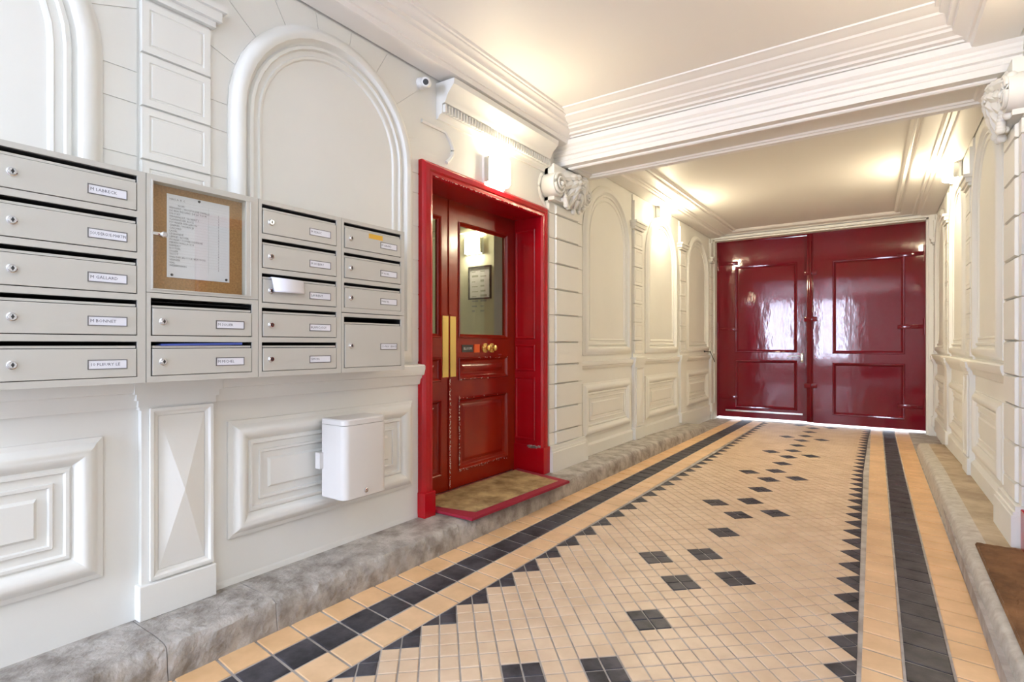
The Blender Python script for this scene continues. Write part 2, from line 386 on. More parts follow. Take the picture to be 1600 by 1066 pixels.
def pier(W, mp0, u0, u1, h=.06, kd=1.0):
    mp = mp0
    mb = MB(); mb.box(u0, u1, .13, 2.74, -.01, h * .55, mp); P = mb.build('pier', 'wall', W)
    zs = [.345, .455, .658, .866, 1.03, 1.222, 1.457, 1.676, 1.896, 2.109, 2.317, 2.40]
    w_ = u1 - u0
    for i in range(len(zs) - 1):
        mb = MB(); mb.frame(rect(u0 + .16 * w_, u1 - .16 * w_, zs[i] + .004, zs[i + 1] - .004), [(0, h * .5), (.0, h * .8), (.006, h)], mp, cap=True); mb.build('block', 'wall', P)
        mb = MB(); mb.box(u0 + .002, u0 + .15 * w_, zs[i] + .003, zs[i + 1] - .003, 0, h * .75, mp); mb.build('side_block', 'wall', P)
        mb = MB(); mb.box(u1 - .15 * w_, u1 - .002, zs[i] + .003, zs[i + 1] - .003, 0, h * .75, mp); mb.build('side_block', 'wall', P)
    mb = MB()
    for (a, b, x) in ((.13, .295, .03), (.295, .315, .022), (.315, .345, .012)): mb.box(u0 - x * .5, u1 + x, a, b, -.01, h + x, mp)
    mb.build('plinth_block', 'wall', P)
    mp = lambda u, v, hh: mp0(u, v, hh if hh <= h else h + (hh - h) * kd)
    # console: rolled volutes with acanthus leaf and bead drop
    mb = MB(); z0, z1 = 2.40, 2.70
    mb.box(u0, u1 - .06, 2.42, 2.72, 0, h + .04, mp)
    uu = u0 + .02; vv = 2.545
    for (cu, sg) in ((uu, 1), (u1 - .10, -1)):
        n = 30; hs = [0, h + .085]
        rr = [[mp(cu + .098 * math.cos(2 * math.pi * k / n), vv + .098 * math.sin(2 * math.pi * k / n), hh) for k in range(n)] for hh in hs]
        mb.loops(rr, True, False, True)
        pts = []
        for k in range(46):
            t = k / 45; a = t * 4.6 * math.pi; r = .088 * (1 - t) ** .8 + .008
            pts.append(mp(cu + sg * r * math.cos(a), vv + r * math.sin(a), h + .09 + .03 * t))
        mb.tube(pts, [.013 - .006 * k / 45 for k in range(46)], 6)
        mb.ball(mp(cu, vv, h + .115), .02)
    mb.build('volute', 'wall', P, smooth=40)
    mb = MB(); cu, cv = (u0 + u1) / 2 + .02, 2.66
    mb.ball(mp(cu, 2.57, h + .01), 1, 16, (.10 * kd, .235, .17))
    for lay, (R0, nl, hh) in enumerate(((.27, 9, .02), (.19, 7, .05), (.12, 5, .075))):
        for k in range(nl):
            a = math.pi * (1.06 + .88 * k / (nl - 1)) ; pts = []; rad = []
            for q in range(8):
                t = q / 7; r = R0 * t
                pts.append(mp(cu + r * math.cos(a) * .98, cv + r * math.sin(a), h + hh + .075 * math.sin(t * 2.6) ))
                rad.append((.010 + .028 * math.sin(math.pi * min(1, t * 1.02)) ) * (1 if nl > 5 else .8))
            mb.tube(pts, rad, 6)
    for k in range(9):
        a = math.pi * (1.05 + .9 * k / 8)
        mb.ball(mp(cu + .285 * math.cos(a), cv + .285 * math.sin(a), h + .05), .021 if k % 2 else .026, 8)
    for k in range(7): mb.ball(mp(u0 + .1 + .005 * k, 2.49 - .017 * k, h + .09), .016 + .0015 * k, 8)
    for k in range(14): mb.ball(mp(u0 + .14 + random.random() * (u1 - u0 - .28), 2.56 + random.random() * .09, h + .07), .02 + random.random() * .018, 8)
    mb.build('acanthus_leaf', 'wall', P, smooth=50)
    return P
# left wall
bay(wl, ML, -.33, .915, .235)
bay(wl, ML, -2.0, -.75, -1.36, joints=False); bay(wl, ML, -3.9, -2.6, -3.2, joints=False); bay(wr, MR, -3.9, -2.6, -3.2, joints=False)
bay(wl, ML, 1.195, 2.455, 1.832)
pilaster(wl, ML, .92, 1.19); pilaster(wl, ML, -.72, -.45)
bay(wl, ML, 4.59, 5.82, 5.20, pv=(.31, .83), vb=1.10, joints=False)
bay(wl, ML, 6.15, 7.45, 6.80, pv=(.31, .83), vb=1.10, joints=False)
bay(wl, ML, 7.74, 9.0, 8.34, pv=(.31, .83), vb=1.10, joints=False)
for u0, u1 in ((5.84, 6.10), (7.47, 7.71), (9.0, 9.14)): pilaster(wl, ML, u0, u1, h=.035, start=2.50)
pier(wl, ML, 3.96, 4.56, kd=.85)
mb = MB(); sweep_u(mb, -4.45, DY0 - .06, RAILP, ML); mb.build('chair_rail', 'wall', wl, smooth=30)
mb = MB(); sweep_u(mb, 4.5, 9.18, RAILP2, ML); mb.build('chair_rail', 'wall', wl, smooth=30)
mb = MB(); sweep_u(mb, 4.5, 9.18, [(.08, .02), (.23, .02), (.24, .012), (.25, 0)], ML); mb.build('plinth', 'wall', wl)
mb = MB(); sweep_u(mb, 1.2, 2.45, [(.12, 0), (.12, .004), (.15, .002), (.16, 0)], ML); mb.build('plinth', 'wall', wl)
# right wall
bay(wr, MR, 4.55, 5.80, 5.20, pv=(.31, .83), vb=1.10, joints=False)
bay(wr, MR, 6.15, 7.45, 6.80, pv=(.31, .83), vb=1.10, joints=False)
bay(wr, MR, 7.74, 9.0, 8.34, pv=(.31, .83), vb=1.10, joints=False)
bay(wr, MR, .7, 2.3, 1.5, joints=False)
for u0, u1 in ((5.84, 6.10), (7.47, 7.71), (9.0, 9.14)): pilaster(wr, MR, u0, u1, h=.035, start=2.50)
pier(wr, MR, 3.90, 4.36, kd=.55)
mb = MB(); sweep_u(mb, 4.4, 9.18, RAILP, MR); mb.build('chair_rail', 'wall', wr, smooth=30)
mb = MB(); sweep_u(mb, 4.4, 9.18, [(.08, .03), (.24, .03), (.25, .018), (.265, 0)], MR); mb.build('plinth', 'wall', wr)

# cornice over the red door, with dentils and scrolled shoulders
mb = MB(); DC0, DC1 = 2.62, 3.93
prof = [(2.655, 0), (2.655, .018), (2.67, .022), (2.68, .03), (2.685, .05), (2.69, .05), (2.745, .05), (2.75, .075), (2.765, .085), (2.775, .088), (2.80, .10), (2.825, .125), (2.85, .15), (2.86, .152), (2.885, .155), (2.888, 0)]
sweep_u(mb, DC0, DC1, prof, ML); hood = mb.build('door_hood', 'wall', wl, smooth=30)
mb = MB()
k = DC0 + .01
while k < DC1 - .01: mb.box(k, k + .016, 2.692, 2.742, .045, .072, ML); k += .030
mb.build('dentil_row', 'wall', hood, kind='stuff')
for sg, u in ((1, 2.70), (-1, 3.90)):
    pts = []
    for q in range(26):
        t = q / 25
        if t < .35: pts.append((u - sg * .22 + sg * .22 * t / .35, 2.60))
        else:
            a = (t - .35) / .65
            pts.append((u + sg * .075 * math.sin(a * math.pi * .95), 2.60 - .20 * a + .0 * a))
    if sg < 0: pts = [(u + .0 - .06 * math.sin(math.pi * .9 * q / 20) + .09 * (q / 20) ** 2, 2.63 - .27 * q / 20) for q in range(21)]
    mb = MB(); mb.tube([ML(a, b, .006) for a, b in pts], .013, 6); mb.build('scroll_moulding', 'wall', hood, smooth=50)

# ------------------------------------------------------------------ ceilings, cornices, beam
cm = MB(); cm.box(-2.75, 1.0, -4.7, 4.2, 3.08, 3.35); cm = cm.build('ceiling', 'ceil'); setprops(cm, kind='structure', label='smooth white ceiling of the front bay')
cm2 = MB(); cm2.box(-2.75, 1.0, 4.14, 9.45, 2.985, 3.34); cm2 = cm2.build('ceiling', 'ceil'); setprops(cm2, kind='structure', label='smooth ceiling of the rear bay before the gate')
def ring_cornice(name, x0, xr, y0, y1, w, prof, label):
    mb = MB(); rings = []
    for t, z in prof:
        l, r, n_, f = [t * q for q in w]
        rings.append([(x0 + l, y0 + n_, z), (xr(y0) - r, y0 + n_, z), (xr(y1) - r, y1 - f, z), (x0 + l, y1 - f, z)])
    mb.loops(rings); o = mb.build(name, 'ceil', smooth=28); setprops(o, kind='structure', label=label)
P1 = [(.055, 3.03), (.055, 2.905), (.50, 2.905), (.54, 2.91), (.55, 2.925), (.56, 2.94), (.59, 2.943), (.60, 2.955), (.64, 2.972), (.70, 2.985), (.76, 2.99), (.77, 3.005), (.79, 3.01), (.83, 3.014), (.84, 3.03), (.88, 3.045), (.93, 3.052), (.94, 3.062), (.985, 3.064), (1.0, 3.082)]
P1 = [(t, z + .03 * 0) for t, z in P1]
ring_cornice('trim_1', LX, XR, -4.5, 4.115, (.28, .42, .3, .0001), P1, 'stepped white plaster cornice along the side walls of the front bay')
# beam side cornice
mb = MB(); bp = [(4.20, 2.957), (4.095, 2.957), (4.09, 2.968), (4.06, 2.972), (4.05, 2.985), (4.03, 2.988), (3.995, 2.992), (3.985, 3.004), (3.965, 3.008), (3.955, 3.018), (3.92, 3.026), (3.89, 3.040), (3.87, 3.045), (3.86, 3.056), (3.82, 3.06), (3.80, 3.068), (3.775, 3.071), (3.77, 3.083)]
mb.loops([[(x, y, z) for y, z in bp] for x in (LX, XR(4))], False); b = mb.build('trim_2', 'ceil', smooth=28); setprops(b, kind='structure', label='stepped white plaster cornice above the cross beam')
mb = MB(); f = [(4.56, 2.93), (4.20, 2.93), (4.20, 2.943), (4.085, 2.943), (4.085, 2.905), (4.092, 2.896), (4.105, 2.885), (4.108, 2.868), (4.118, 2.858), (4.118, 2.842), (4.106, 2.836), (4.106, 2.826), (4.125, 2.82), (4.125, 2.80), (4.115, 2.794), (4.115, 2.785), (4.122, 2.78), (4.122, 2.742), (4.20, 2.742), (4.205, 2.752), (4.50, 2.752), (4.50, 2.74), (4.565, 2.72), (4.57, 2.72), (4.57, 3.0)]
mb.loops([[(x, y, z) for y, z in f] for x in (LX, XR(4.2))], False); beam = mb.build('trim_3', 'ceil', smooth=28); setprops(beam, kind='structure', label='wide white moulded cross beam between the two bays')
mb = MB(); mb.frame(lambda i: [(LX + .1 + i, 4.19 + i * .6), (XR(4.2) - .1 - i, 4.19 + i * .6), (XR(4.2) - .1 - i, 4.54 - i * .6), (LX + .1 + i, 4.54 - i * .6)],
    [(0, 2.752), (0, 2.732), (.015, 2.724), (.04, 2.722), (.055, 2.735), (.07, 2.738), (.08, 2.75), (.1, 2.752)], lambda u, v, h: (u, v, h)); mb.build('soffit_panel', 'ceil', beam, smooth=28)
P2 = [(.02, 2.95), (.02, 2.915), (.32, 2.918), (.36, 2.925), (.38, 2.938), (.44, 2.942), (.46, 2.95), (.50, 2.953), (.51, 2.945), (.53, 2.943), (.56, 2.953), (.80, 2.956), (.83, 2.962), (.84, 2.975), (.88, 2.978), (.9, 2.968), (.94, 2.966), (.96, 2.976), (1.0, 2.987)]
ring_cornice('trim_4', LX, XR, 4.56, 9.31, (.44, .46, .4, .42), P2, 'stepped cream plaster cornice around the rear bay ceiling')

# ------------------------------------------------------------------ end wall and carriage gate
ew = MB(); GY = 9.32
ew.box(-2.75, -2.372, GY - .16, GY + .12, -.1, 3.3); ew.box(.366, .95, GY - .16, GY + .12, -.1, 3.3); ew.box(-2.75, .95, GY - .16, GY + .12, 2.875, 3.3)
ew.box(-2.42, -2.39, GY - .24, GY - .16, .0, 2.93); ew.box(.39, .47, GY - .24, GY - .16, 0, 2.93); ew.box(-2.42, .47, GY - .22, GY - .16, 2.895, 2.93)
ew = ew.build('wall_back', 'wall'); setprops(ew, kind='structure', label='cream surround of the carriage gate')
MG = lambda u, v, h: (u, GY - h, v)
gate = MB(); gate.box(-2.372, -2.352, GY - .02, GY + .06, .03, 2.88); gate.box(.350, .368, GY - .02, GY + .06, .03, 2.88); gate.box(-2.372, .368, GY - .02, GY + .06, 2.862, 2.885)
gate = gate.build('door_1', 'gate'); setprops(gate, kind='structure', label='tall glossy burgundy double carriage gate at the far end')
def leaf(u0, u1, v0, v1, pans, parent, m, mp, th=.05, mould=None, name='gate_leaf'):
    """stiles and rails as a grid around panel holes"""
    us = sorted({u0, u1} | {p[0] for p in pans} | {p[1] for p in pans}); vs = sorted({v0, v1} | {p[2] for p in pans} | {p[3] for p in pans})
    mb = MB()
    for i in range(len(us) - 1):
        for j in range(len(vs) - 1):
            c = ((us[i] + us[i + 1]) / 2, (vs[j] + vs[j + 1]) / 2)
            if any(p[0] < c[0] < p[1] and p[2] < c[1] < p[3] for p in pans): continue
            mb.box(us[i], us[i + 1], vs[j], vs[j + 1], -th, 0, mp)
    L_ = mb.build(name, m, parent)
    for p in pans:
        kind = p[4] if len(p) > 4 else 'panel'
        q = MB()
        pr = mould or [(0, 0), (-.006, .006), (-.0, .012), (.012, .008), (.02, -.004), (.028, -.012), (.03, -.016)]
        if kind == 'glass':
            q.frame(rect(*p[:4]), pr, mp); q.frame(rect(*p[:4]), [(-.0, -.012), (.012, -.016), (.012, -.03), (0, -.03)], mp); q.build('glazing_bead', m, L_, smooth=30)
            q = MB(); q.box(p[0] + .005, p[1] - .005, p[2] + .005, p[3] - .005, -.024, -.020, mp); q.build('pane', 'glass', L_)
        elif kind == 'raised':
            q.frame(rect(*p[:4]), pr + [(.05, -.016), (.075, -.006), (.08, -.006)], mp, cap=True); q.build('panel', m, L_, smooth=25)
        else:
            q.frame(rect(*p[:4]), pr, mp, cap=True); q.build('panel', m, L_, smooth=25)
    return L_
GP = [(0, 0), (-.01, .003), (-.004, .012), (.012, .008), (.018, -.006), (.03, -.014), (.034, -.018)]
MG0 = MG
MGL = lambda u, v, h: (u + .062 * h, GY - h + .062 * (u + 2.352), v)
lf = leaf(-2.352, -1.045, .035, 2.862, [(-2.085, -1.215, 1.09, 2.455), (-2.085, -1.215, .20, .95)], gate, 'gate', MGL, mould=GP)
rf = leaf(-.985, .350, .03, 2.862, [(-.72, .128, 1.08, 2.43), (-.72, .128, .175, .925)], gate, 'gate', MG, mould=GP)
mb = MB(); mb.box(-1.065, -.98, .035, 2.862, -.10, .012, MG, bev=.006); mb.box(-1.035, -.995, .035, 2.86, .01, .03, MG, bev=.006); mb.build('astragal', 'gate', gate, smooth=35)
mb = MB()
for z in (2.25, 1.55, .55):
    mb.box(-1.10, -.93, z, z + .07, .01, .035, MG, bev=.006)
mb.tube([MG(-1.012, .1, .045), MG(-1.012, 2.75, .045)], .012, 8); mb.build('bolt_bar', 'gate', gate, smooth=35)
mb = MB(); mb.box(-2.24, -1.13, .125, .15, 0, .008, MGL); mb.build('draught_strip', 'chrome', lf, label='bright metal draught strip')
mb = MB(); mb.box(-1.16, -1.12, .93, 1.07, 0, .01, MGL, bev=.004); mb.tube([MGL(-1.14, 1.03, 0), MGL(-1.14, 1.03, .06)], .011, 10); mb.tube([MGL(-1.14, 1.03, .055), MGL(-1.25, 1.03, .06), MGL(-1.33, 1.02, .055)], .010, 10); mb.lathe(MGL(-1.14, .965, .0), (0, -1, 0), [(0, .016), (.012, .014), (.016, .006)]); mb.build('handle', 'chrome', lf, smooth=40, label='chrome lever handle')
for (u, z, s) in ((-2.352, 2.52, 1), (-2.352, 1.45, 1), (-2.352, .35, 1), (.350, 2.45, -1), (.350, 1.45, -1), (.350, .35, -1)):
    mb = MB(); mb.tube([MG(u - s * .004, z - .11, .02), MG(u - s * .004, z + .11, .02)], .016, 10); mb.box(min(u, u + s * .3), max(u, u + s * .3), z - .03, z + .03, 0, .012, MG, bev=.004)
    for q in (.07, .15, .25): mb.ball(MG(u + s * q, z, .014), .009, 6)
    mb.build('hinge', 'gate', lf if s > 0 else rf, smooth=40)
gr = MB(); gr.box(-12, 12, 9.5, 24, -.12, -.02); gr = gr.build('street_pavement', 'ground'); setprops(gr, kind='structure', label='pale pavement outside the gate')

# ------------------------------------------------------------------ wall behind the camera with glazed courtyard opening
bw = MB(); BY = -4.5
bw.box(-2.75, -2.30, BY - .12, BY, -.1, 3.3); bw.box(.25, 1.0, BY - .12, BY, -.1, 3.3); bw.box(-2.4, .4, BY - .12, BY, 2.75, 3.3)
bw = bw.build('wall_front', 'wall'); setprops(bw, kind='structure', label='wall with glazed courtyard doors behind the camera')
mb = MB()
for x in (-2.30, -1.66, -1.02, -.38, .2): mb.box(x, x + .06, BY - .09, BY - .03, 0, 2.75)
for z in (0.0, .42, 2.69): mb.box(-2.3, .26, BY - .09, BY - .03, z, z + .08)
mb.box(-2.3, .26, BY - .08, BY - .04, 0, .45); mb.box(-.98, .26, BY - .08, BY - .04, 0, 2.7)
d3 = mb.build('door_3', 'white'); setprops(d3, kind='structure', label='glazed courtyard doors')

# ------------------------------------------------------------------ red doors
def red_door(name, mp, y0, y1, side, lab):
    D_ = MB(); T = 2.35; fw = .092
    fp = [(0, 0), (0, .035), (.008, .044), (.02, .052), (.05, .052), (.058, .044), (.066, .048), (.082, .046), (fw, .03), (fw, -.02)]
    sh = lambda i: [(y0 + i, .13), (y0 + i, T - i), (y1 - i, T - i), (y1 - i, .13)]
    D_.loops([[mp(u, v, h) for u, v in sh(i)] for i, h in fp], False)
    d = D_.build(name, 'red', smooth=30); setprops(d, kind='structure', label=lab)
    mb = MB(); mb.box(y0 - .004, y0 + fw + .004, .128, .285, -.01, .062, mp, bev=.005); mb.build('plinth_block', 'red', d)
    mb = MB(); mb.box(y1 - fw - .004, y1 + .004, .128, .35, -.01, .062, mp, bev=.005); mb.build('plinth_block', 'red', d)
    a, b = y0 + fw - .012, y1 - fw + .012
    mb = MB(); mb.box(a - .03, a, .12, 2.29, -.30, .02, mp); mb.build('jamb', 'red', d)
    jb = MB(); jb.box(b, b + .03, .12, 2.29, -.30, .02, mp)
    JM = lambda u, v, h: mp(b - h, v, u)
    j = jb.build('jamb', 'red', d)
    for (v0, v1) in ((1.25, 2.17), (.98, 1.2), (.40, .93)):
        q = MB(); q.frame(rect(-.235, -.035, v0, v1), [(0, 0), (0, .004), (.006, .007), (.014, .006), (.02, .001)], JM, cap=True); q.build('panel', 'red', j)
    mb = MB(); mb.box(b - .014, b, .13, .36, -.28, .03, mp, bev=.003); mb.build('jamb_base', 'red', d)
    mb = MB(); mb.box(a - .03, b + .03, 2.262, 2.30, -.30, .02, mp); mb.build('head_lining', 'red', d)
    return d, a, b
dl, ja, jb_ = red_door('door_2', ML, 2.455, 3.945, -1, 'deep red painted door frame with brown red glazed double door')
MD = lambda u, v, h: (-2.66 + h, u, v)
PR = [(0, 0), (-.004, .005), (0, .011), (.008, .007), (.014, -.003), (.022, -.010), (.026, -.012)]
small = leaf(ja, 3.015, .14, 2.262, [(ja + .1, 2.925, 1.255, 2.12, 'glass'), (ja + .1, 2.925, .94, 1.105, 'raised'), (ja + .1, 2.925, .265, .80, 'raised')], dl, 'door', MD, mould=PR, name='door_leaf')
main = leaf(3.022, jb_, .14, 2.262, [(3.125, 3.75, 1.255, 2.118, 'glass'), (3.125, 3.75, .94, 1.102, 'raised'), (3.125, 3.75, .265, .80, 'raised')], dl, 'door', MD, mould=PR, name='door_leaf')
for L_, u in ((small, 2.945), (main, 3.028)):
    mb = MB(); mb.box(u, u + .062, .965, 1.41, 0, .004, MD); mb.build('finger_plate', 'brass', L_, label='tall brass finger plate')
mb = MB(); mb.box(3.005, 3.034, .14, .955, .001, .009, MD, bev=.003); mb.box(3.005, 3.034, 1.42, 2.26, .001, .009, MD, bev=.003); mb.build('meeting_bead', 'door', main)
mb = MB()
for u, r in ((3.445, .037), (3.53, .037)):
    mb.lathe(MD(u, 1.175, 0), (1, 0, 0), [(0, r), (.006, r), (.009, r * .8), (.014, r * .75), (.02, r * .45), (.03, r * .4), (.034, r * .62), (.044, r * .6), (.05, r * .2)], 24)
    for k in range(10):
        a = 2 * math.pi * k / 10; mb.ball(MD(u + r * .85 * math.cos(a), 1.175 + r * .85 * math.sin(a), .008), .007, 6)
mb.build('knob', 'brass', main, smooth=40, label='ornate pair of brass knob and lock rose')
mb = MB(); mb.box(3.16, 3.29, 1.145, 1.20, 0, .004, MD); mb.build('sign', 'frame_dark', main, label='small black plate with white lettering')
mb = MB(); mb.box(3.31, 3.375, 1.14, 1.205, 0, .003, MD); mb.build('sticker', 'orange', main, label='orange square sticker')
mb = MB(); mb.box(3.62, 3.66, 1.118, 1.124, 0, .006, MD); mb.build('hook', 'chrome', main)
def text(s, size, loc, rot, m, parent, name='lettering', w=None):
    c = D.curves.new('t', 'FONT'); c.body = s; c.size = size; c.resolution_u = 1; c.align_x = 'LEFT'
    o = D.objects.new('t', c); C.objects.link(o)
    dg = bpy.context.evaluated_depsgraph_get(); dg.update()
    me = D.meshes.new_from_object(o.evaluated_get(dg)); D.objects.remove(o)
    me.materials.clear(); me.materials.append(M[m]); t = D.objects.new(name, me); C.objects.link(t); t.parent = parent
    t.location = loc; t.rotation_euler = rot
    if w and t.dimensions.x > w: t.scale = (w / t.dimensions.x, 1, 1)
    return t
RL = (math.pi / 2, 0, math.pi / 2)      # faces +X, reads along +Y
text('BLOOM', .028, (-2.655, 3.178, 1.163), RL, 'white', main)
# flaked paint along exposed edges
mb = MB()
def flake(c, s, du, dv):
    n = 5; ph = random.random() * 6; pts = []
    for k in range(n):
        a = 2 * math.pi * k / n + ph; r = s * random.uniform(.5, 1.2)
        pts.append(tuple(Vector(c) + Vector(du) * r * math.cos(a) + Vector(dv) * r * 1.7 * math.sin(a)))
    mb.add(pts, [tuple(range(n))])
for k in range(420):
    z = .36 + 1.15 * random.random() ** 1.5; 
    flake((LX + .031 + random.uniform(-.012, .002), jb_ - .0015, z), .0045, (1, 0, 0), (0, 0, 1))
for k in range(70): flake((LX + random.uniform(-.10, .03), jb_ - .0155, .352 + random.uniform(-.012, .008)), .007, (1, 0, 0), (0, 0, .5))
for k in range(110): flake((-2.6505, 3.02 + random.uniform(-.006, .006), random.uniform(.16, .95)), .0035, (0, 1, 0), (0, 0, 1))
for k in range(60):
    z = random.choice((.268, .258, .80, .94, 1.10)); flake((-2.6485, random.uniform(3.12, 3.76), z + random.uniform(-.005, .005)), .003, (0, 1.6, 0), (0, 0, .5))
for k in range(60): flake((-2.6485, 3.122 + random.uniform(-.005, .005), random.uniform(.25, .82)), .0035, (0, 1, 0), (0, 0, 1))
for k in range(60): flake((-2.366, random.uniform(2.56, 3.84), 2.262), .002, (0, 2, 0), (0, 0, 1))
mb.build('paint_chips', 'chip', dl, kind='stuff')
dr, ra, rb = red_door('door_4', MR, 2.335, 3.825, 1, 'deep red painted door frame on the right wall')
MDR = lambda u, v, h: (XR(u) + .24 - h, u, v)
leaf(ra, rb, .14, 2.262, [(ra + .12, ra + .55, 1.25, 2.12), (ra + .12, ra + .55, .27, 1.1), (ra + .75, rb - .12, 1.25, 2.12), (ra + .75, rb - .12, .27, 1.1)], dr, 'door', MDR, name='door_leaf')

# hallway seen through the glass
rm = MB(); rm.box(-6.2, -2.68, 2.2, 2.3, 0, 3); rm.box(-6.2, -6.1, 2.2, 5.4, 0, 3); rm.box(-6.2, -2.75, 5.2, 5.3, 0, 3); rm.box(-6.2, -2.7, 2.2, 5.4, 2.78, 2.9); rm.box(-6.2, -2.72, 2.2, 5.4, .02, .125)
rm = rm.build('wall_hallway', 'room'); setprops(rm, kind='structure', label='pale hallway beyond the red door')
mb = MB(); mb.box(-3.32, -2.76, 4.45, 5.3, .12, 2.8); mb.build('wall_return', 'room2', rm)
mb = MB(); mb.box(-6.1, -3.3, 5.12, 5.2, 2.56, 2.60); mb.box(-6.1, -3.3, 5.15, 5.2, 2.66, 2.78); mb.build('cornice', 'room', rm)
MH = lambda u, v, h: (u, 5.2 - h, v)
fr = empty('picture_frame', (-4.05, 5.18, 1.8), label='thin black framed notice on the hallway wall seen through the door glass', cat='picture')
def pf(u0, u1, v0, v1):
    mb = MB(); mb.frame(rect(u0, u1, v0, v1), [(0, 0), (0, .02), (.018, .02), (.018, .006)], MH); child(mb.build('frame', 'frame_dark'), fr)
    mb = MB(); mb.box(u0 + .01, u1 - .01, v0 + .01, v1 - .01, 0, .006, MH); child(mb.build('sheet', 'paper'), fr)
    mb = MB(); r = random.Random(4)
    for k in range(26):
        u = u0 + .05 + (k % 3) * .13; v = v1 - .07 - (k // 3) * .06; ww = r.uniform(.04, .1)
        mb.box(u, min(u + ww, u1 - .03), v, v + r.uniform(.008, .028), .006, .0068, MH)
    child(mb.build('print', mat('pale grey print', (.42, .44, .44), .7), kind='stuff'), fr)
pf(-4.258, -3.915, 1.75, 2.15)

# ------------------------------------------------------------------ wall lamps
def wall_lamp(mp, u, v, label, lm='lamp'):
    e = empty('wall_lamp', mp(u, v, 0), label=label, cat='lamp')
    mb = MB(); mb.box(u - .13, u + .13, v - .10, v + .10, -.004, .02, mp, bev=.004); child(mb.build('back_plate', 'white'), e)
    mb = MB(); n = 14; rings = []
    for vv, s in ((v - .085, .93), (v - .08, 1), (v + .08, 1), (v + .085, .93)):
        rings.append([mp(u + .115 * s * math.cos(math.pi * k / n), vv, .022 + .11 * s * math.sin(math.pi * k / n)) for k in range(n + 1)])
    mb.loops(rings, True, True, True); child(mb.build('lamp_shade', lm, smooth=40), e)
    for sg in (-1, 1): mb = MB(); mb.box(u + sg * .122 - .006, u + sg * .122 + .006, v - .09, v + .09, .015, .06, mp, bev=.002); child(mb.build('bracket', 'chrome'), e)
    return e
wall_lamp(ML, 3.23, 2.46, 'lit white opal wall lamp directly above the red glazed door')
wall_lamp(lambda u, v, h: ML(u, v, h + .01), 6.72, 2.865, 'lit opal wall lamp high on the left wall between arches near the gate', 'lamp2')
wall_lamp(lambda u, v, h: MR(u, v, h + .01), 6.72, 2.865, 'lit opal wall lamp high on the right wall near the gate', 'lamp2')
wall_lamp(MR, 3.05, 2.55, 'lit opal wall lamp above the right hand red door')
wall_lamp(lambda u, v, h: MH(u, v, h), -4.165, 2.395, 'lit opal wall lamp above the framed notice behind the door glass')
# motion sensor
e = empty('sensor', ML(2.50, 2.835, 0), label='small white round sensor with dark window on the wall under the cornice', cat='sensor')
mb = MB(); mb.lathe(ML(2.47, 2.825, 0), (1, 0, 0), [(0, .036), (.02, .036), (.03, .028), (.06, .016)]); child(mb.build('base', 'white', smooth=35), e)
mb = MB(); mb.lathe(ML(2.47, 2.82, .055), (.6, -.7, -.35), [(-.03, .024), (-.02, .032), (.03, .032), (.042, .026), (.046, .018)]); child(mb.build('body', 'white', smooth=35), e)
mb = MB(); q = Vector(ML(2.47, 2.82, .055)) + Vector((.6, -.7, -.35)).normalized() * .044; mb.lathe(tuple(q), (.6, -.7, -.35), [(0, .018), (.006, .016)]); child(mb.build('window', 'frame_dark', smooth=35), e)

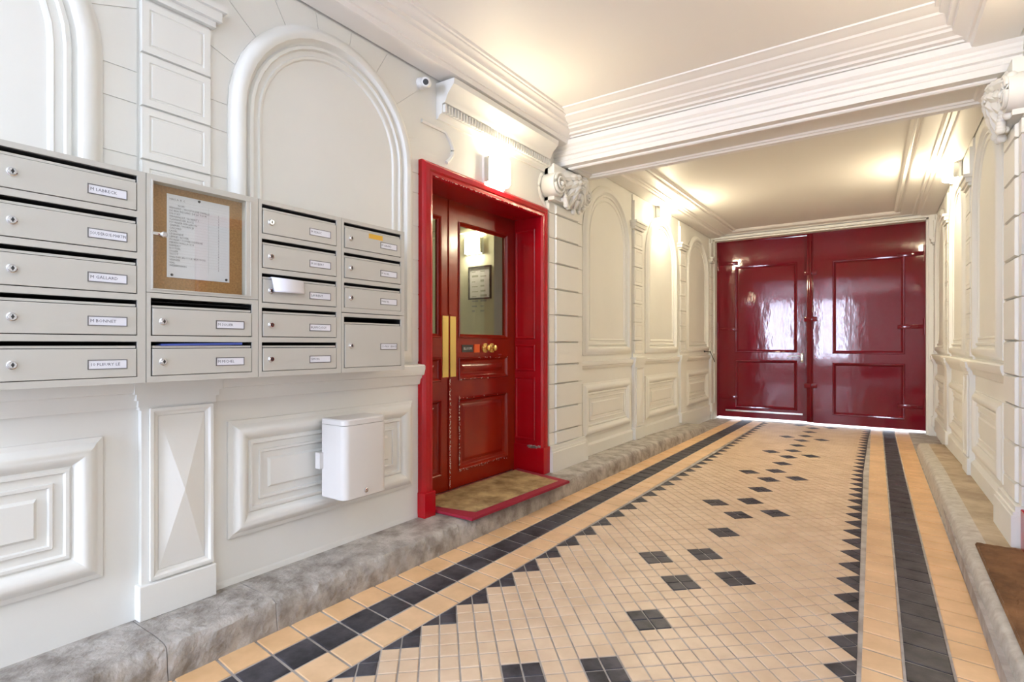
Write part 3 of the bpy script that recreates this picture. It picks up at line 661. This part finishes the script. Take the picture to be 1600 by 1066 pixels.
# ------------------------------------------------------------------ letterbox cabinets
FX = -2.17
def ring_dark(mb, y0, y1, z0, z1): pass
def cabinet(y0, y1, z0, z1, rows, label, names, board=None, extra=None):
    e = empty('letterbox_cabinet', (FX, y0, z0), label=label, cat='letterbox', group='grey beige letterbox cabinets on the left wall')
    H = MB(); a, b = y0 + .0012, y1 - .0012; za, zb = z0 + .0008, z1 - .0008; t = .012
    H.box(LX + .07, FX, a, a + .014, za, zb); H.box(LX + .07, FX, b - .026, b, za, zb)
    H.box(LX + .07, FX, a + .014, b - .026, zb - .018, zb); H.box(LX + .07, FX, a + .014, b - .026, za, za + .022); H.box(LX + .06, LX + .07, a, b, za, zb)
    da, db = y0 + .021, y1 - .030
    rs = sorted(rows, reverse=True)
    for i, (d0, d1, st) in enumerate(rs):
        if i > 0: H.box(FX - .12, FX, a + .014, b - .026, st, rs[i - 1][0] - .003)     # rail under the previous door
    hs = H.build('housing', 'box'); child(hs, e)
    I = MB(); I.box(LX + .08, LX + .085, a + .014, b - .026, za + .02, zb - .018)
    for (d0, d1, st) in rs: I.box(LX + .08, FX - .022, a + .015, b - .027, d0 - .002, d0 + .002); I.box(FX - .05, FX - .046, a + .015, b - .027, d0, d1 - .01)
    for (p, q) in ((a + .0142, a + .0162), (b - .0282, b - .0262)): I.box(LX + .08, FX - .006, p, q, za + .024, zb - .02)
    for (d0, d1, st) in rs: I.box(LX + .08, FX - .008, a + .017, b - .029, st - .0018, st - .0002)
    child(I.build('slot_shade', 'dark'), e)  # near-black sheets put the shade behind the slots into the colour
    for i, (d0, d1, st) in enumerate(rs):
        mb = MB(); mb.box(FX - .012, FX + .001, da, db, d0, d1, bev=.0015)
        mb.box(FX - .03, FX - .006, da + .001, db - .001, d1 + .0025, d1 + .0105)       # folded upper lip
        dr_ = mb.build('door', 'box'); child(dr_, e)
        zc = (d0 + d1) / 2
        mb = MB(); mb.lathe((FX, y0 + .055, zc + .001), (1, 0, 0), [(0, .0135), (.003, .0135), (.005, .011), (.010, .0105), (.012, .009)], 20)
        lk = mb.build('lock', 'chrome', dr_, smooth=35)
        mb = MB(); mb.lathe((FX + .012, y0 + .055, zc + .001), (1, 0, 0), [(0, .0042), (.0008, .0042)], 10); mb.box(FX + .0120, FX + .0132, y0 + .0535, y0 + .0565, zc - .006, zc + .008); mb.build('keyhole', 'frame_dark', dr_)
        pz = zc - .004; pa, pb = y0 + .243, y0 + .357
        mb = MB(); mb.frame(rect(pa, pb, pz - .0165, pz + .0165), [(0, 0), (0, .002), (.003, .002), (.003, .0005)], lambda u, v, h: (FX + .001 + h, u, v)); mb.build('plate_holder', 'ph', dr_)
        mb = MB(); mb.box(FX + .001, FX + .0018, pa + .002, pb - .002, pz - .0145, pz + .0145); mb.build('name_plate', 'plate', dr_)
        if i < len(names) and names[i]:
            text(names[i], .0145, (FX + .0022, pa + .007, pz - .0045), RL, 'ink', dr_, w=.102)
    return e
R5 = [(1.671 - .1452 * k, 1.767 - .1452 * k, (1.790 - .1452 * k) if k == 0 else 1.792 - .1452 * k) for k in range(5)]
cabinet(.435, .85, 1.065, 1.811, R5, 'five box letterbox cabinet left of the notice board, at the left edge of the photo', ['M LABRECK', 'SOUDERGUE-MARTIN', 'M GALLARD', 'M BONNET', '10 FLEURY LE'])
cabinet(.85, 1.268, 1.065, 1.387, R5[3:], 'short two box letterbox cabinet under the glazed notice board', ['M SOLIER', 'M MICHEL'])
cabinet(1.268, 1.686, 1.065, 1.811, R5, 'five box letterbox cabinet with white leaflet hanging out, right of the notice board', ['M PEREC', 'M HUBERT', 'LAURENT', 'BLANC-JOLY', 'SIMON'])
cabinet(1.686, 2.10, 1.357, 1.811, R5[:3], 'three box letterbox cabinet with amber sticker, nearest the red door', ['M GIRARD', 'M NOEL', 'MARTEL'])
cabinet(1.686, 2.10, 1.065, 1.355, [(1.090, 1.300, 1.336)], 'single tall door letterbox cabinet, bottom right of the group', ['CO-PROP. SERVICE'])
# glazed notice board cabinet
nb = empty('notice_board', (FX, .85, 1.39), label='glazed cork notice board cabinet set among the letterboxes', cat='notice board')
a, b, za, zb = .8512, 1.2668, 1.3885, 1.8102
mb = MB()
for (p, q, r, s) in ((a, a + .018, za, zb), (b - .045, b, za, zb), (a + .018, b - .045, zb - .022, zb), (a + .018, b - .045, za, za + .012)): mb.box(LX + .07, FX, p, q, r, s)
mb.box(LX + .06, LX + .07, a, b, za, zb); child(mb.build('housing', 'box'), nb)
mb = MB(); mb.frame(rect(a + .016, b - .030, za + .010, zb - .019), [(0, 0), (0, .004), (.004, .004), (.004, -.006), (.0045, -.006)], lambda u, v, h: (FX + h, u, v)); mb.box(FX - .003, FX + .002, b - .052, b - .034, za + .012, zb - .02); child(mb.build('door_frame', 'box', smooth=25), nb)
mb = MB(); mb.box(LX + .2, LX + .206, a + .018, b - .045, za + .012, zb - .022); child(mb.build('cork_panel', 'cork'), nb)
mb = MB(); mb.box(FX - .006, FX - .003, a + .019, b - .047, za + .013, zb - .023); child(mb.build('pane', 'glass'), nb)
mb = MB(); mb.box(FX - .012, FX + .004, a + .017, a + .05, 1.594, 1.606, bev=.002); mb.lathe((FX, a + .055, 1.599), (1, 0, 0), [(-.01, .011), (.008, .011), (.012, .007)]); child(mb.build('lock', 'chrome', smooth=35), nb)
SX = LX + .2085
ns = empty('notice_sheet', (SX, .93, 1.45), label='white typed residents list pinned inside the cork notice board', cat='notice')
def bpt(y): return y / FX * SX      # keep the place on the board seen from the passage
def bz(z, y): return z
mb = MB(); mb.box(SX, SX + .0008, .935, 1.168, 1.452, 1.763); child(mb.build('sheet', 'paper'), ns)
rows_ = ['HALL A  B  C', '', '           NOM', 'BERNARD / MONTAGNE FAMILLE', 'DE BEAUREGARD DE LA TOUR', 'DROUET', 'FERNANDEZ / ROBERT J', 'FLAMANDIER ALICE', 'FOURNIER BERGERON', 'GABRIEL / MORIN JB', 'GALLARD', 'LAVAL', 'LEGRANDE', 'LEPINE / ROYER', 'MOREAU COMBE DEVERNE', 'PERRIN WALLACE B', 'RAMEAU', 'ROUSSEL', 'SOLIER', 'TISSOT', 'VAN DER BROUCK BEAUVOIS', 'VERNIER', 'VIAL', 'WEBERMANN']
for k, s in enumerate(rows_):
    if s: child(text(s, .0098, (SX + .0013, .943, 1.742 - k * .0108), RL, 'ink', None), ns)
mb = MB(); mb.box(SX + .0009, SX + .0012, 1.085, 1.0857, 1.48, 1.735)
for k in range(23): mb.box(SX + .0009, SX + .0011, .94, 1.16, 1.7385 - k * .0108, 1.7389 - k * .0108)
child(mb.build('ruling', mat('pale ruling', (.55, .55, .6), .7), kind='stuff'), ns)
for k in range(21): child(text(str((k * 7) % 6 + 1), .0098, (SX + .0013, 1.122, 1.708 - k * .0108), RL, 'ink', None), ns)
for (y, z) in ((1.05, 1.755), (.952, 1.462), (1.155, 1.462)):
    mb = MB(); mb.lathe((SX + .0008, y, z), (1, 0, 0), [(0, .005), (.004, .004), (.006, .002)], 10); child(mb.build('pin', 'frame_dark', smooth=40), ns)
# leaflet hanging out, sticker, blue envelope in the slot
mb = MB(); n = 10; rings = []
for i in range(n + 1):
    t = i / n; x = FX - .012 + .027 * min(1, t * 3) + .006 * t; z = 1.4865 - (.002 if t < .3 else .0) - max(0, t - .3) * .088
    rings.append([(x, 1.312 + .016 * t, z + .001), (x + .002, 1.39, z + .0), (x + .001, 1.468 + .004 * t, z - .004 + .006 * t)])
mb.loops(rings, False); o = mb.build('leaflet', 'paper', smooth=60); setprops(o, 'white folded leaflet hanging out of a letterbox slot', 'leaflet')
sd = o.modifiers.new('s', 'SOLIDIFY'); sd.thickness = .0012
mb = MB(); mb.box(FX + .001, FX + .002, 1.853, 1.943, 1.738, 1.762); o = mb.build('sticker', 'yellow'); setprops(o, 'amber yellow sticker on the top letterbox nearest the red door', 'sticker')
mb = MB()
mb.add([(FX - .002, .90, 1.1965), (FX - .05, .90, 1.195), (FX - .05, 1.18, 1.199), (FX - .002, 1.20, 1.2005), (FX - .002, .90, 1.2035), (FX - .05, .90, 1.203), (FX - .05, 1.18, 1.208), (FX - .002, 1.20, 1.209)], [(0, 1, 2, 3), (4, 5, 6, 7), (0, 1, 5, 4), (1, 2, 6, 5), (2, 3, 7, 6), (3, 0, 4, 7)])
o = mb.build('envelope', 'blue'); setprops(o, 'blue envelope lying in the slot of the lowest box under the notice board', 'envelope')

# wall mounted white box
wb = empty('collection_box', (-2.3, 1.85, .435), label='off-white wall mounted metal box with round lock below the letterboxes', cat='box')
mb = MB(); bm = bmesh.new()
x0, x1, y0, y1, z0, z1 = -2.355, -2.18, 1.712, 1.985, .435, .832
def rr(z, s=0):
    r = .035; pts = [(x0, y0 + s), (x0, y1 - s)]
    pts += [(x1 - s - r + r * math.sin(t * math.pi / 12), y1 - s - r + r * math.cos(t * math.pi / 12)) for t in range(7)]
    pts += [(x1 - s - r + r * math.cos(t * math.pi / 12), y0 + s + r - r * math.sin(t * math.pi / 12)) for t in range(7)]
    return [(x, y, z) for x, y in pts]
mb.loops([rr(z0 + .002, .004), rr(z0 + .006), rr(z1 - .03)], True, True, True); child(mb.build('body', 'bin', smooth=35), wb)
mb = MB(); mb.loops([rr(z1 - .028), rr(z1 - .006), rr(z1, .006)], True, True, True); child(mb.build('lid', 'bin', smooth=35), wb)
mb = MB(); mb.lathe((x1, 1.843, .468), (1, 0, 0), [(0, .012), (.006, .011), (.009, .006)]); child(mb.build('lock', 'chrome', smooth=35), wb)
for q in ((LX + .042, x0 + .012, 1.69, 1.75, .58, .66), (LX + .042, x0 + .012, 1.93, 1.995, .58, .66), (LX + .042, x0 + .05, 1.986, 2.0, .44, .82)): mb = MB(); mb.box(*q); child(mb.build('bracket', 'bin'), wb)

# ------------------------------------------------------------------ doormats
def doormat(poly_in, poly_out, z, h, mi, label, name='doormat', split=True):
    e = empty(name, (poly_out[0][0], poly_out[0][1], z), label=label, cat='doormat')
    if split:
        mb = MB(); mb.loops([[(x, y, z + .001) for x, y in poly_out], [(x, y, z + h * .6) for x, y in poly_out], [(x * .98 + poly_in[i][0] * .02, y * .98 + poly_in[i][1] * .02, z + h) for i, (x, y) in enumerate(poly_out)], [(x, y, z + h) for x, y in poly_in]]); child(mb.build('border', 'matred'), e)
    mb = MB(); n = 44; r_ = 22; R = []
    for i in range(n + 1):
        row_ = []
        for j in range(r_ + 1):
            s, t = i / n, j / r_
            A = Vector(poly_in[0]).lerp(Vector(poly_in[1]), s); B = Vector(poly_in[3]).lerp(Vector(poly_in[2]), s); p = A.lerp(B, t)
            row_.append((p.x, p.y, z + h * 1.05 + .003 * noise.noise(Vector((p.x * 30, p.y * 30, 0))) + random.uniform(-.0015, .0015)))
        R.append(row_)
    mb.loops(R, False)
    if not split:
        mb.loops([[(x, y, z + .001) for x, y in poly_out], [(x, y, z + h) for x, y in poly_in]])
    child(mb.build('pile', mi), e)
doormat([(-2.145, 2.68), (-2.115, 3.66), (-2.60, 3.78), (-2.60, 2.60)], [(-2.085, 2.575), (-2.045, 3.715), (-2.615, 3.845), (-2.615, 2.57)], .134, .018, 'coir', 'brown coir doormat with wide red border in front of the red door')
doormat([(.375, 2.36), (.365, 3.80), (.59, 3.80), (.62, 2.36)], [(.37, 2.35), (.36, 3.81), (.595, 3.81), (.63, 2.35)], .134, .014, 'coir2', 'plain dark brown doormat on the right kerb at the photo edge', split=False)

e = empty('door_hook', (-2.37, 8.7, 1.0), label='thin dark hold-open hook on the left wall beside the gate', cat='hook')
mb = MB(); mb.tube([ML(8.55, 1.10, .065), ML(8.80, 1.09, .075), ML(9.02, .93, .085)], .007, 6); child(mb.build('rod', 'frame_dark', smooth=40), e)
mb = MB(); mb.lathe(ML(8.55, 1.10, .05), (1, 0, 0), [(0, .016), (.02, .012)], 10); child(mb.build('eye_plate', 'frame_dark'), e)
